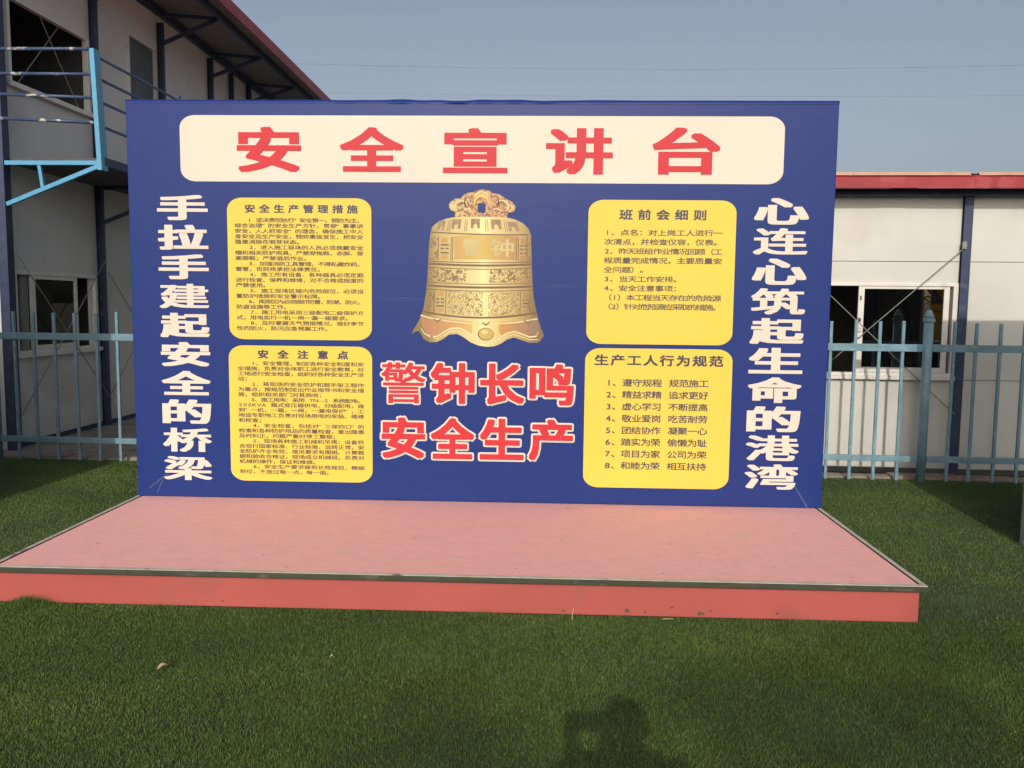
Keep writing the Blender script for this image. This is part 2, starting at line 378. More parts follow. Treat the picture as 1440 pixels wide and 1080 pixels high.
for i, v in enumerate(cols):
    w = 0.034 if i else 0.055
    thin = 0.55 if v in (9.02,) else 1
    c = MB(); d = .085 if i else .10
    c.box(UW + .002, UW + .010, v - w * thin, v + w * thin, 0, 5.62); c.box(UW + d - .008, UW + d, v - w * thin, v + w * thin, 0, 5.62); c.box(UW + .010, UW + d - .008, v - .006, v + .006, 0, 5.62)
    if i == 0: c.box(UW + .0101, UW + d - .0081, v - w + .001, v + w - .001, 0, 5.62)
    c.build('column', m_navy, lb)
CU = -4.165                                                          # outer edge of the corridor
MB().box(UW + .003, CU - .035, 2.80, VE, 3.045, 3.085).build('corridor_floor', m_dark, lb)
MB().box(CU - .03, CU + .02, 2.76, VE, 3.0, 3.085).build('edge_channel', m_navy, lb)
for i, v in enumerate([2.72, 4.605, 6.39, 8.13, 9.86, 11.7, 13.5, 15.3]):
    b = MB(); m_ = m_sky if i == 0 else m_navy
    x0 = UW + .105
    b.beam((x0, v, 3.02), (CU - .012, v, 3.02), .045, .045)
    b.beam((x0, v, 2.597), (CU - .03, v, 2.985), .04, .045)
    b.beam((-4.825, v, 2.999), (-4.795, v, 2.765), .035, .035)
    b.build('bracket', m_, lb, bevel=.003)
    p = MB(); p.beam((CU - .005, v + .035, 2.945), (CU - .05, v + .035, 4.165), .05, .125 if i == 0 else .05, (0, 1, 0)); p.build('railing_post', m_sky if i == 0 else m_navy, lb, bevel=.004)
zr = (4.11, 3.89, 3.655, 3.405)
for z in zr:
    t = (z - 2.945) / 1.22
    MB().tube([(CU - .012 - .045 * t, 2.76, z), (CU - .012 - .045 * t, VE, z)], .0155, 8).build('railing', m_navy, lb, smooth=True)
for z0, z1 in ((4.163, 4.155), (3.917, 3.905), (3.711, 3.672), (3.469, 3.424)):
    t = (z0 - 2.945) / 1.22
    MB().tube([(UW + .10, 2.695, z0), (CU - .03 - .045 * t, 2.695, z1)], .0175, 10).build('end_railing', m_navyold, lb, smooth=True)
def xbrace(v0, v1, z0, z1, off=.10):
    x = MB(); x.tube([(UW + off, v0, z0), (UW + off, v1, z1)], .006, 6).tube([(UW + off + .015, v0, z1), (UW + off + .015, v1, z0)], .006, 6)
    x.build('cross_brace', m_rod, lb)
xbrace(2.79, 4.60, 0.34, 2.12); xbrace(4.62, 6.38, 0.40, 1.97); 
x = MB().tube([(UW - .03, 3.585, 4.84), (UW - .03, 4.37, 3.91)], .007, 6).tube([(UW - .045, 3.175, 3.92), (UW - .045, 4.035, 4.83)], .007, 6)
x.build('cross_brace', m_rod, lb)
# windows of the left building
w = MB(); a, b, z0, z1 = 2.90, 4.53, 1.0, 1.925; x0, x1 = UW - .05, UW + .022
w.box(x0, x1, a, a + .05, z0, z1).box(x0, x1, b - .05, b, z0, z1).box(x0, x1, a + .05, b - .05, z1 - .045, z1).box(x0, x1, a + .05, b - .05, z0, z0 + .045)
f = w.build('window', m_whiteg, lb, bevel=.003)
MB().box(UW + .0225, UW + .05, a - .03, b + .03, z0 - .03, z0 + .02).build('sill', m_whiteg, f, bevel=.003)
s = MB(); zb, zt = z0 + .047, z1 - .047
s.box(UW - .01, UW + .016, 3.19, 3.27, zb, zt).box(UW - .01, UW + .016, 4.03, 4.09, zb, zt).box(UW - .01, UW + .016, 3.27, 4.03, zt - .04, zt).box(UW - .01, UW + .016, 3.27, 4.03, zb, zb + .05)
s.box(UW - .04, UW - .014, 4.40, 4.478, zb, zt)
s.build('sash', m_whiteg, f, bevel=.002)
MB().box(UW, UW + .004, 3.27, 4.03, zb + .05, zt - .04).build('pane', m_glassd, f)
MB().box(UW - .045, UW - .02, 3.06, 3.188, zb, zt).build('curtain', mat('grey_curtain', (.25, .25, .24), .9, .2, 6, stretch=(1, 12, .2)), f)
w = MB(); a, b, z0, z1 = 2.97, 4.545, 3.90, 4.815
w.box(x0, x1, a, a + .05, z0, z1).box(x0, x1, b - .055, b, z0, z1).box(x0, x1 - .01, a + .05, b - .055, z1 - .02, z1).box(x0, x1, a + .05, b - .055, z0, z0 + .03)
f = w.build('window', m_whiteg, lb, bevel=.003)
MB().box(UW + .0225, UW + .06, a - .03, b + .02, z0 - .035, z0 + .02).build('sill', m_whiteg, f, bevel=.003)
w = MB(); a, b, z0, z1 = 6.6, 8.1, 1.0, 1.92
w.box(x0, x1, a, a + .05, z0, z1).box(x0, x1, b - .05, b, z0, z1).box(x0, x1, a + .05, b - .05, z1 - .045, z1).box(x0, x1, a + .05, b - .05, z0, z0 + .045).box(UW - .01, UW + .016, 7.31, 7.39, z0 + .045, z1 - .045)
f = w.build('window', m_whiteg, lb)
MB().box(UW - .002, UW + .004, a + .05, b - .05, z0 + .045, z1 - .045).build('pane', m_glassd, f)
d = MB().box(UW - .055, UW - .03, 5.52, 6.27, 3.10, 5.17).build('door', m_door, lb)
MB().box(UW - .06, UW + .03, 5.475, 5.515, 3.09, 5.19).build('door_jamb', m_white, lb)
MB().box(UW - .029, UW - .0, 5.60, 5.68, 4.05, 4.09).build('handle', m_rod, d)
# roof: eave line falls slightly towards the far end
def zev(v): return 5.775 - 0.026 * (v - 6.0)
EU = -4.09
rf = MB(); v0, v1 = 1.6, VE + .4
rf.add([(EU, v0, zev(v0) - .02), (EU, v1, zev(v1) - .02), (UW - 2.5, v1, zev(v1) + .33), (UW - 2.5, v0, zev(v0) + .33), (UW - 6.1, v1, zev(v1) - .02), (UW - 6.1, v0, zev(v0) - .02)], [(0, 1, 2, 3), (3, 2, 4, 5)])
rfo = rf.build('roof', mat('grey_roof_sheet', (.22, .22, .22), .6, .1, 3), lb); sm = rfo.modifiers.new('solid', 'SOLIDIFY'); sm.thickness = .05; sm.offset = 0
fb = MB(); fb.add([(EU + .03, v0, zev(v0) - .135), (EU + .03, v1, zev(v1) - .135), (EU + .03, v1, zev(v1) + .03), (EU + .03, v0, zev(v0) + .03)], [(0, 1, 2, 3)])
fbo = fb.build('fascia', m_red, lb); sm = fbo.modifiers.new('solid', 'SOLIDIFY'); sm.thickness = .012
def dz(v): return zev(v) - 5.70
for u, th in ((-4.36, .075), (UW + .05, .14)):
    MB().beam((u, v0 + .1, zev(v0) - .09 + (EU - u) * .09), (u, v1 - .1, zev(v1) - .09 + (EU - u) * .09), .06, th).build('purlin', m_navy, lb)
for v in (4.605, 6.39, 8.13, 9.86, 11.7, 13.5, 15.3):
    t = MB()
    t.beam((UW + .08, v, 5.33), (-4.40, v, zev(v) - .10), .04, .05)
    t.beam((UW + .08, v, zev(v) - .03), (-4.40, v, zev(v) - .10), .04, .05)
    t.build('eave_strut', m_navy, lb)

# ------------------------------------------------------------------ fence
FV = 2.10
m_fence = mat('fence_paint', (0.17, 0.295, 0.37), 0.45, 0.16, 9, wear=(0.25, 0.36, 0.40), wear_scale=14, wear_at=0.6)
fn = thing('metal_fence', 'grey blue metal picket fence with ball topped round post behind the notice board', 'fence', (0, 0, 0), ROT_R)
posts = [-5.07, -2.07, 0.93, 3.936, 6.936]
for p in posts:
    o = MB().tube([(p, FV, -.02), (p, FV, 1.50)], .041, 18).build('fence_post', m_fence, fn, smooth=False)
    for q in o.data.polygons:
        if len(q.vertices) == 4: q.use_smooth = True
    c = MB().tube([(p, FV, 1.485), (p, FV, 1.49), (p, FV, 1.515), (p, FV, 1.52)], [.043, .052, .052, .044], 18).tube([(p, FV, 1.52), (p, FV, 1.54), (p, FV, 1.555), (p, FV, 1.585), (p, FV, 1.60)], [.036, .044, .034, .024, .006], 16)
    c.build('post_cap', m_fence, o, smooth=False)
for i in range(len(posts) - 1):
    a, b = posts[i] + .041, posts[i + 1] - .041
    for (z0, z1) in ((1.214, 1.281), (.188, .243)):
        MB().box(a, b, FV - .021, FV + .021, z0, z1).build('rail', m_fence, fn, bevel=.003)
    n = 14; step = 3.0 / 14
    for k in range(1, n):
        x = posts[i] + step * k + (0.012 if k in (1,) else 0) + rng.uniform(-.006, .006)
        lx = rng.uniform(-.006, .006)
        MB().beam((x, FV + .001, .01), (x + lx, FV, 1.487 + rng.uniform(-.008, .008)), .028, .024, (0, 1, 0)).build('picket', m_fence, fn, bevel=.003)

# low kerb of brick and mortar under the fence line
m_kerb = mat('brick_kerb', (.24, .21, .175), .95, .25, 7, .5, 40, wear=(.34, .09, .065), wear_scale=3.2, wear_at=.60, detail=8)
kb = MB()
rr = random.Random(2)
x = -7.0
while x < 8.5:
    L = rr.uniform(.16, .5); kb.box(x, x + L - .006, 2.22 + rr.uniform(-.015, .015), 2.40 + rr.uniform(-.03, .03), -.01, .018 + rr.uniform(-.008, .012)); x += L
o = kb.build('brick_kerb', m_kerb, None, bevel=.006); o.rotation_euler = (0, 0, ROT_R)
tag(o, 'low broken strip of red brick and mortar along the foot of the fence', 'kerb')

# ------------------------------------------------------------------ platform
W, H, D, DH = 4.8912, 2.7937, 1.65, 0.197
m_deck = mat('faded_pink_deck', (0.75, 0.39, 0.375), 0.85, 0.05, 28, 0.15, 160, wear=(0.715, 0.375, 0.36), wear_scale=9.0, wear_at=.56, detail=9, stretch=(.7, 1, 1))
m_front = mat('red_front_board', (0.405, 0.085, 0.075), 0.6, 0.07, 2.0, 0.06, 60, wear=(0.37, 0.088, 0.08), wear_scale=1.8, wear_at=.57, detail=8)
m_trim = mat('metal_trim', (0.055, 0.062, 0.042), 0.5, 0.2, 12, metal=.2, wear=(.11, .105, .08), wear_scale=9, wear_at=.63, stretch=(1, 3, 3))
m_trimtop = mat('worn_trim_top', (0.46, 0.43, 0.36), 0.45, 0.15, 9, wear=(.16, .13, .12), wear_scale=5, wear_at=.60, stretch=(1.2, 1, 1))
pl = thing('stage_platform', 'low pink topped platform with red front and metal edge trim below the notice board', 'platform', (0, 0, 0))
hw = W / 2
MB().box(-hw + .03, hw - .03, -D + .028, 0.10, 0.001, DH - .026).build('front_board', m_front, pl)
MB().box(-hw + .034, hw - .034, -D + .034, 0.10, DH - .0258, DH - .001).build('deck', m_deck, pl)
t = MB(); t.box(-hw, hw, -D, -D + .004, DH - .026, DH - .0005); t.box(-hw, -hw + .004, -D + .0041, .10, DH - .030, DH - .0005); t.box(hw - .004, hw, -D + .0041, .10, DH - .030, DH - .0005)
t.box(-hw + .0041, hw - .0041, -D + .0041, -D + .028, DH - .030, DH - .026)
t.build('edge_trim', m_trim, pl)
t = MB(); t.box(-hw, hw, -D, -D + .027, DH, DH + .0035); t.box(-hw, -hw + .024, -D + .0271, .10, DH, DH + .0035); t.box(hw - .024, hw, -D + .0271, .10, DH, DH + .0035)
t.build('trim_top', m_trimtop, pl)
dk = MB(); rr = random.Random(14)
for q in range(46):                                                  # grit and small scuffs trodden into the deck
    x, y, r_ = rr.uniform(-2.35, 2.35), -D + .06 + rr.random() ** 1.5 * 1.5, rr.uniform(.0025, .008)
    a0 = rr.uniform(0, 6.28); st_x = rr.choice((1, 1, 2.2)); n = 7; zz = DH - .0006
    dk.add([(x + math.cos(a0) * math.cos(t) * r_ * st_x - math.sin(a0) * math.sin(t) * r_ * rr.uniform(.5, 1), y + math.sin(a0) * math.cos(t) * r_ * st_x + math.cos(a0) * math.sin(t) * r_ * rr.uniform(.5, 1), zz) for t in [6.283 * k / n for k in range(n)]], [tuple(range(n))])
dko = dk.build('grit', mat('deck_grit', (.34, .17, .15), .9, .3, 40), pl); tag(dko, kind='stuff')
sc = MB(); rr = random.Random(4)
for (x, z, r_) in ((.93, .03, .012), (1.02, .022, .006), (1.31, .02, .012), (1.16, .05, .006), (1.36, .035, .005), (.6, .02, .008), (1.7, .03, .007), (-1.2, .03, .006)):
    pts = []
    for k in range(9):
        a = 2 * math.pi * k / 9; q = r_ * rr.uniform(.5, 1.3); pts.append((x + math.cos(a) * q * 1.5, z + math.sin(a) * q))
    sc.prism(pts, -D + .0265, -D + .029)
sc.build('mud_spot', mat('mud', (.12, .075, .06), .9), pl)

# ------------------------------------------------------------------ notice board
bd = thing('notice_board', 'large blue safety notice board with white title strip, four yellow panels and a golden bell', 'notice board', (0, 0, DH + .002))
m_vinyl = vinyl_mat()
m_cream = mat('cream_print', (0.685, 0.605, 0.525), 0.5, 0.03, 1.2, 0.03, 5, spec=.25)
m_yellow = mat('yellow_print', (0.725, 0.545, 0.085), 0.5, 0.03, 1.5, 0.03, 5, spec=.25)
m_redp = mat('red_print', (0.53, 0.032, 0.045), 0.5, 0.03, 3, spec=.25)
m_ink = mat('dark_ink', (0.035, 0.038, 0.075), 0.5, 0.03, 3)
m_ink2 = mat('thin_dark_ink', (0.06, 0.055, 0.07), 0.5, 0.03, 3)
ZB = DH + .002                                                       # board local z = world z - ZB
bp = MB(); bp.box(-hw + .004, hw + .004, 0.0, .075, 0.0, H - .002)
bpo = bp.build('board_panel', m_vinyl, bd, bevel=.006)
fr = MB()
for xx in (-2.3, -1.15, 0, 1.15, 2.3): fr.box(xx - .02, xx + .02, .076, .116, 0, H - .03); fr.beam((xx, .11, 2.0), (xx, .98, -ZB + .02), .04, .04)
for zz in (.1, 1.4, 2.7): fr.box(-2.42, 2.42, .1161, .15, zz - .02, zz + .02)
fr.build('back_frame', m_rod, bd)
# thin, slightly loose lip of vinyl along the top, crumpled in the middle
lip = MB(); n = 120
def lipz(x): return .004 * math.sin(x * 9) * math.exp(-((x - .0) / .9) ** 2) + .003 * math.sin(x * 23 + 1) * math.exp(-((x + .1) / .6) ** 2)
for k in range(n):
    a = -hw + .004 + W * k / n; b = -hw + .004 + W * (k + 1) / n
    z0 = H - .012
    qa, qb = lipz(a), lipz(b)
    lip.add([(a, -.0030 - abs(qa) * 1.2, z0 - .012), (b, -.0030 - abs(qb) * 1.2, z0 - .012), (b, -.0012, z0 + .012 + qb), (a, -.0012, z0 + .012 + qa), (b, .078, z0 + .0135 + qb), (a, .078, z0 + .0135 + qa)], [(0, 1, 2, 3), (3, 2, 4, 5)])
lip.build('top_fold', m_vinyl, bpo, smooth=True)
sc = MB()
sc.add([(2.21, -.0012, .22), (2.222, -.0012, .22), (2.36, -.0012, .005), (2.345, -.0012, .005)], [(0, 1, 2, 3)])
sc.add([(-2.36, -.0012, .06), (-2.352, -.0012, .055), (-2.20, -.0012, .175), (-2.21, -.0012, .18)], [(0, 1, 2, 3)])
sc.add([(-2.30, -.0012, .03), (-2.29, -.0012, .03), (-2.25, -.0012, .12), (-2.256, -.0012, .125)], [(0, 1, 2, 3)])
sc.build('scratch', mat('scuffed_vinyl', (.045, .065, .21), .6, .1, 20), bpo)

cr_m = MB()
for (x0, x1, z, d) in ((-2.42, -1.80, 1.78, .006), (-2.42, -2.25, 1.82, -.004), (-.70, -.30, 1.63, .004), (.42, .75, 1.66, -.004), (.40, .76, 1.73, .003), (1.82, 2.42, .92, .004), (-2.40, -1.76, .93, .003), (-.7, .1, .25, .002), (.2, 1.6, .14, .003)):
    cr_m.add([(x0, -.0004, z - ZB), ((x0 + x1) / 2, -.0009, z + d - .012 - ZB), (x1, -.0004, z + d - ZB), ((x0 + x1) / 2, -.0010, z + d + .001 - ZB), ((x0 + x1) / 2, -.0003, z + d + .014 - ZB)], [(0, 1, 2, 3), (0, 3, 2, 4)])
cr_m.build('crease', m_vinyl, bpo)
def rrect(x0, x1, z0, z1, rx, rz, n=8):
    pts = []
    for (cx, cz, a0) in ((x1 - rx, z1 - rz, 0), (x0 + rx, z1 - rz, 90), (x0 + rx, z0 + rz, 180), (x1 - rx, z0 + rz, 270)):
        for k in range(n + 1):
            a = R(a0 + 90 * k / n); pts.append((cx + rx * math.cos(a), cz + rz * math.sin(a)))
    return pts
def sheet(name, m, parent, poly, y=-.002):
    return MB().prism([(x, z - ZB) for x, z in poly], y, y + .0025 if y < -.0026 else 0.0005).build(name, m, parent)

GC = {}
def glyph(ch, off):
    """outline of one character as a flat mesh: (N,2) vertices, faces and advance, from Blender's own font"""
    k = (ch, off)
    if k in GC: return GC[k]
    cu = bpy.data.curves.new('g', 'FONT'); cu.body = ch; cu.offset = off; cu.resolution_u = 3
    ob = bpy.data.objects.new('g', cu)
    me = bpy.data.meshes.new_from_object(ob)
    v = np.zeros(len(me.vertices) * 3, np.float32); me.vertices.foreach_get('co', v)
    v = v.reshape(-1, 3)[:, :2].copy(); f = [tuple(p.vertices) for p in me.polygons]
    bpy.data.objects.remove(ob); bpy.data.curves.remove(cu); bpy.data.meshes.remove(me)
    GC[k] = (v, f)
    return GC[k]
ref_v, _ = glyph('国', 0.0)
EM_W = float(ref_v[:, 0].max() - ref_v[:, 0].min()); EM_H = float(ref_v[:, 1].max() - ref_v[:, 1].min())
EM_CX = float(ref_v[:, 0].max() + ref_v[:, 0].min()) / 2; EM_CY = float(ref_v[:, 1].max() + ref_v[:, 1].min()) / 2

RING8 = [(1, 0), (1, 1), (0, 1), (-1, 1), (-1, 0), (-1, -1), (0, -1), (1, -1)]
RING16 = [(math.cos(math.pi * k / 8), math.sin(math.pi * k / 8)) for k in range(16)]
class Ink:
    """flat printed characters; bold and outlined ones are the plain outline printed several times, each copy shifted a little"""
    def __init__(s): s.m = MB()
    def fit(s, ch, off, x0, x1, z0, z1, y, grow=0.0):
        v, f = glyph(ch, 0.0)
        if not len(v): return s
        ox, oz = off if hasattr(off, '__len__') else (off, off)
        lo, hi = v.min(0) - (ox, oz), v.max(0) + (ox, oz)
        q = [(0, 0)] + [(a * ox, b * oz) for a, b in RING8]
        if max(ox, oz) > .03: q += [(a * ox * .5, b * oz * .5) for a, b in RING8[1::2]]
        if grow: q += [(a * (ox + grow * .5), b * (oz + grow * .5)) for a, b in RING8] + [(a * ox + c * grow, b * oz + d * grow) for a, b in RING8[1::2] for c, d in RING16 if a * c > -.01 and b * d > -.01]
        for k, (sx_, sz_) in enumerate(q):
            p = (v + np.array((sx_, sz_)) - lo) / (hi - lo)
            s.m.add([(x0 + a * (x1 - x0), y + .00006 * k, z0 + b * (z1 - z0) - ZB) for a, b in p], [tuple(p_) for p_ in f])
        return s
    def cell(s, ch, off, cx, cz, w, h, y):
        """character in its cell: w, h = size of a full square character"""
        v, f = glyph(ch, 0.0)
        if not len(v): return
        ox = EM_CX if ord(ch) > 0x2000 else float(v[:, 0].max() + v[:, 0].min()) / 2
        for k, (sx_, sz_) in enumerate([(0, 0)] + ([(a * off, b * off) for a, b in RING8[1::2]] if off else [])):
            s.m.add([(cx + (a + sx_ - ox) * w / EM_W, y + .00006 * k, cz + (b + sz_ - EM_CY) * h / EM_H - ZB) for a, b in v], [tuple(p) for p in f])
    def build(s, name, m, parent): return s.m.build(name, m, parent)

# title strip
ti = sheet('title_strip', m_cream, bd, rrect(-2.063, 2.092, 2.438, 2.888, .105, .085))
for ch, (x0, x1, z0, z1) in zip('安全宣讲台', ((-1.664, -1.213, 2.502, 2.811), (-.945, -.499, 2.508, 2.811), (-.229, .216, 2.502, 2.806), (.478, .935, 2.496, 2.808), (1.203, 1.664, 2.499, 2.815))):
    Ink().fit(ch, (.033, .026), x0, x1, z0, z1, -.004).build('title_character', m_redp, ti)
# side slogans
for i, ch in enumerate('手拉手建起安全的桥梁'):
    z = 2.344 - .2054 * i; Ink().fit(ch, (.030, .018) if ch in '建梁桥港湾筑连' else (.044, .028), -2.238 - .0005 * i, -1.878 - .0012 * i, z - .174, z, -.003).build('slogan_character', m_cream, bd)
for i, ch in enumerate('心连心筑起生命的港湾'):
    z = 2.348 - .2044 * i; Ink().fit(ch, (.030, .018) if ch in '建梁桥港湾筑连' else (.044, .028), 1.906, 2.277, z - .180, z, -.003).build('slogan_character', m_cream, bd)
# centre slogan with cream outline
xs = (-.676, -.326, .024, .371)
for row, z1, z0 in (('警钟长鸣', 1.202, .892), ('安全生产', .812, .497)):
    for ch, x in zip(row, xs):
        bo = (.016, .010) if ch == '警' else (.034, .028)
        oc = Ink().fit(ch, bo, x + .014, x + .326, z0 + .010, z1 - .010, -.0040, grow=.040).build('outlined_character', m_cream, bd)
        Ink().fit(ch, bo, x + .014, x + .326, z0 + .010, z1 - .010, -.0052).build('red_face', m_redp, oc)

# yellow panels
def cellw(ch):
    if ch == '\u3000': return 1.0
    if ch == ' ': return .7
    if ord(ch) < 128: return .7
    if ch in '“”': return .8
    return 1.0
def panel(rect, head, hx, hz, hcw, hoff, lines, x0, x1, ztop, zbot, cw, gw, gh, full, ink, off=0.0):
    p = sheet('yellow_panel', m_yellow, bd, rrect(*rect, .105, .085))
    k = Ink(); n = len(head)
    for i, ch in enumerate(head):
        cx = hx[0] + hcw / 2 + (hx[1] - hx[0] - hcw) * i / (n - 1)
        k.cell(ch, hoff, cx, hz, hcw * .95, hcw * .77, -.004)
    k.build('panel_heading', m_ink, p)
    k = Ink()
    for r_, ln in enumerate(lines):
        z = ztop + (zbot - ztop) * r_ / (len(lines) - 1)
        tot = sum(cellw(c) for c in ln)
        s_ = (x1 - x0) / tot if tot > full else cw
        x = x0
        for ch in ln:
            a = cellw(ch) * s_
            if ch not in ' \u3000': k.cell(ch, off, x + a / 2, z, gw, gh, -.004)
            x += a
    k.build('panel_text', ink, p)
I = '\u3000\u3000'
panel((-1.742, -.728, 1.342, 2.328), '安全生产管理措施', (-1.614, -.826), 2.252, .068, .028,
 [I + '1.坚决贯彻执行“安全第一，预防为主，', '综合治理”的安全生产方针，贯穿“事事讲', '安全，人人抓安全”的理念，确保施工中人', '身安全及生产安全，预防事故发生，把安全', '隐患消除在萌芽状态。',
  I + '2、进入施工现场的人员必须佩戴安全', '帽和相关防护用具，严禁穿拖鞋、赤脚、穿', '高跟鞋；严禁酒后作业。', I + '3、加强消防工具管理，不得私藏炸药，', '雷管，否则将承担法律责任。', I + '4、施工所有设备、各种器具必须定期',
  '进行检查、保养和维修，对不合格或报废的', '严禁使用。', I + '5、施工现场区域内危险部位，必须设', '置防护措施和安全警示标牌。', I + '6、库房区内必须做好防雷，防潮，防火，', '防盗设施等工作。', I + '7、施工用电采用三级配电二级保护方', '式，用电实行一机一闸一漏一箱要求。',
  I + '8、及时掌握天气预报情况，做好季节', '性的防火，防汛应急预案工作。'], -1.690, -.783, 2.174, 1.420, .0484, .041, .0285, 17.2, m_ink2, .013)
panel((-1.752, -.728, .325, 1.298), '安全注意点', (-1.54, -.90), 1.236, .070, .032,
 [I + '1、安全管理，制定各种安全制度和安', '全措施，负责对全体职工进行安全教育，对', '工地进行安全检查，组织好各种安全生产活', '动；', I + '2、将现场的安全防护和脚手架工程作', '为重点，按规范制定出作业指导书和安全措', '施，组织相关部门对其验收；', I + '3、施工用电：采用 TN—S 系统配电，',
  '500KVA 箱式变压器供电，分级配电，做', '到“一机，一箱，一闸，一漏电保护”，工', '地设专职电工负责对现场用电的安装、维修', '和检查；', I + '4、安全检查，包括对“三保四口”的', '检查和各种防护用品的质量检查，查出隐患', '及时纠正，问题严重时停工整顿；', I + '5、现场各种施工机械和吊塔：设备符',
  '合现行国家标准、行业标准，运转正常，安', '全防护齐全有效，塔吊要求有图纸、计算数', '据和验收合格证，现场成立机械班，负责对', '机械的操作，保证和维修。', I + '6、安全生产要求做到长效规范，精细', '到位，不放过每一点，每一面。'], -1.690, -.785, 1.172, .392, .0484, .041, .0285, 17.2, m_ink2, .013)
panel((.777, 1.787, 1.338, 2.328), '班前会细则', (.993, 1.582), 2.227, .083, .026,
 ['1、点名：对上岗工人进行一', '次清点，并检查仪容，仪表。', '2、昨天班组作业情况回顾（工', '程质量完成情况，主要质量安', '全问题）。', '3、当天工作安排。', '4、安全注意事项：', '（1）本工程当天存在的危险源', '（2）针对危险源应采取的措施。'], .888, 1.70, 2.106, 1.598, .0625, .054, .039, 12.5, m_ink2, .013)
panel((.773, 1.795, .322, 1.309), '生产工人行为规范', (.842, 1.727), 1.225, .090, .028,
 ['1、遵守规程 规范施工', '2、精益求精 追求更好', '3、虚心学习 不断提高', '4、敬业爱岗 吃苦耐劳', '5、团结协作 凝聚一心', '6、踏实为荣 偷懒为耻', '7、项目为家 公司为荣', '8、和睦为荣 相互扶持'], .918, 1.65, 1.068, .480, .0690, .060, .050, 99, m_ink, .014)

# ---- golden bell picture (a flat print)
def BX(X): return -.451 + (X - 78) * .0011555
def BZ(Y): return 2.395 - (Y - 70) * .001134
def bpoly(pts): return [(BX(x), BZ(y)) for x, y in pts]
def gold_mat(name, stops, ornament=None):
    """printed gold: the tone of the print runs across the width; ornament = (scale, dark colour)"""
    m = bpy.data.materials.new(name); m.use_nodes = True
    nt = m.node_tree; b = nt.nodes['Principled BSDF']; b.inputs['Roughness'].default_value = .45
    tc = nt.nodes.new('ShaderNodeTexCoord'); sx = nt.nodes.new('ShaderNodeSeparateXYZ'); nt.links.new(tc.outputs['Object'], sx.inputs[0])
    mr = nt.nodes.new('ShaderNodeMapRange'); mr.inputs[1].default_value = -.33; mr.inputs[2].default_value = .41; nt.links.new(sx.outputs['X'], mr.inputs[0])
    rp = nt.nodes.new('ShaderNodeValToRGB'); e = rp.color_ramp.elements
    while len(e) < len(stops): e.new(.5)
    for q, (p, c) in zip(e, stops): q.position = p; q.color = (*c, 1)
    nt.links.new(mr.outputs[0], rp.inputs[0]); out = rp.outputs[0]
    if ornament:
        sc_, dark, thr = ornament
        nz = nt.nodes.new('ShaderNodeTexNoise'); nz.inputs['Scale'].default_value = sc_; nz.inputs['Detail'].default_value = 1; nz.inputs['Distortion'].default_value = 1.6
        nt.links.new(tc.outputs['Object'], nz.inputs['Vector'])
        r2 = nt.nodes.new('ShaderNodeValToRGB'); r2.color_ramp.elements[0].position = thr - .03; r2.color_ramp.elements[1].position = thr + .03
        nt.links.new(nz.outputs['Fac'], r2.inputs[0])
        mx = nt.nodes.new('ShaderNodeMix'); mx.data_type = 'RGBA'
        nt.links.new(r2.outputs[0], mx.inputs['Factor']); nt.links.new(out, mx.inputs[6]); mx.inputs[7].default_value = (*dark, 1)
        out = mx.outputs[2]
    nt.links.new(out, b.inputs['Base Color'])
    return m
G1 = [(0, (.20, .145, .045)), (.10, (.42, .33, .12)), (.25, (.52, .43, .18)), (.44, (.62, .55, .25)), (.52, (.72, .67, .31)), (.62, (.60, .50, .21)), (.85, (.42, .305, .11)), (1, (.19, .12, .045))]
m_gold = gold_mat('gold_print', G1)
m_goldo = gold_mat('gold_ornament_print', G1, (36, (.19, .115, .045), .52))
m_goldo2 = gold_mat('gold_scroll_print', G1, (56, (.24, .16, .065), .53))
m_amber = gold_mat('amber_print', [(0, (.40, .23, .055)), (.25, (.46, .29, .07)), (.5, (.52, .38, .09)), (.75, (.40, .24, .07)), (1, (.27, .145, .055))])
m_rose = gold_mat('rose_gold_print', [(0, (.36, .18, .09)), (.3, (.50, .30, .09)), (.5, (.60, .45, .13)), (.7, (.46, .24, .07)), (1, (.22, .14, .09))])
m_handle = gold_mat('dragon_print', [(.2, (.54, .44, .17)), (.5, (.50, .30, .11)), (.8, (.45, .28, .12))], (34, (.24, .10, .045), .53))
m_brown = mat('brown_print', (.15, .085, .035), .5, .15, 20)
m_palegold = mat('pale_gold_print', (.64, .56, .30), .45, .08, 12)
body = [(205, 300), (222, 283), (250, 264), (295, 247), (350, 237), (500, 233), (640, 236), (700, 249), (750, 272), (785, 305), (800, 345), (803, 420), (806, 500), (811, 620), (820, 720), (836, 800), (852, 860), (868, 912), (888, 958), (878, 962), (868, 984), (848, 1000), (800, 1001), (750, 984), (705, 968), (665, 980), (625, 1008), (585, 1024), (540, 1028), (490, 1021), (440, 1001), (400, 972), (360, 951), (310, 955), (270, 985), (235, 1003), (190, 1004), (156, 986), (140, 956), (126, 936), (104, 938), (80, 958), (95, 925), (120, 882), (140, 840), (155, 790), (168, 700), (178, 620), (183, 500), (188, 400), (197, 335)]
bell = sheet('bell_picture', m_gold, bd, bpoly(body), -.0022)
hd = [(345, 236), (342, 208), (310, 192), (307, 165), (316, 146), (345, 128), (378, 127), (395, 105), (420, 92), (452, 88), (482, 76), (515, 71), (548, 78), (572, 94), (608, 99), (640, 122), (688, 148), (706, 172), (702, 195), (688, 208), (660, 210), (655, 237)]
sheet('bell_handle', m_handle, bell, bpoly(hd), -.0024)
hole = MB().prism([(x, z - ZB) for x, z in rrect(BX(480), BX(526), BZ(212), BZ(154), .012, .012, 4)], -.0040, -.0028); hole.build('handle_opening', m_vinyl, bell)
def sag(x, amt): t = (x - 495) / 310; return amt * (1 - t * t)
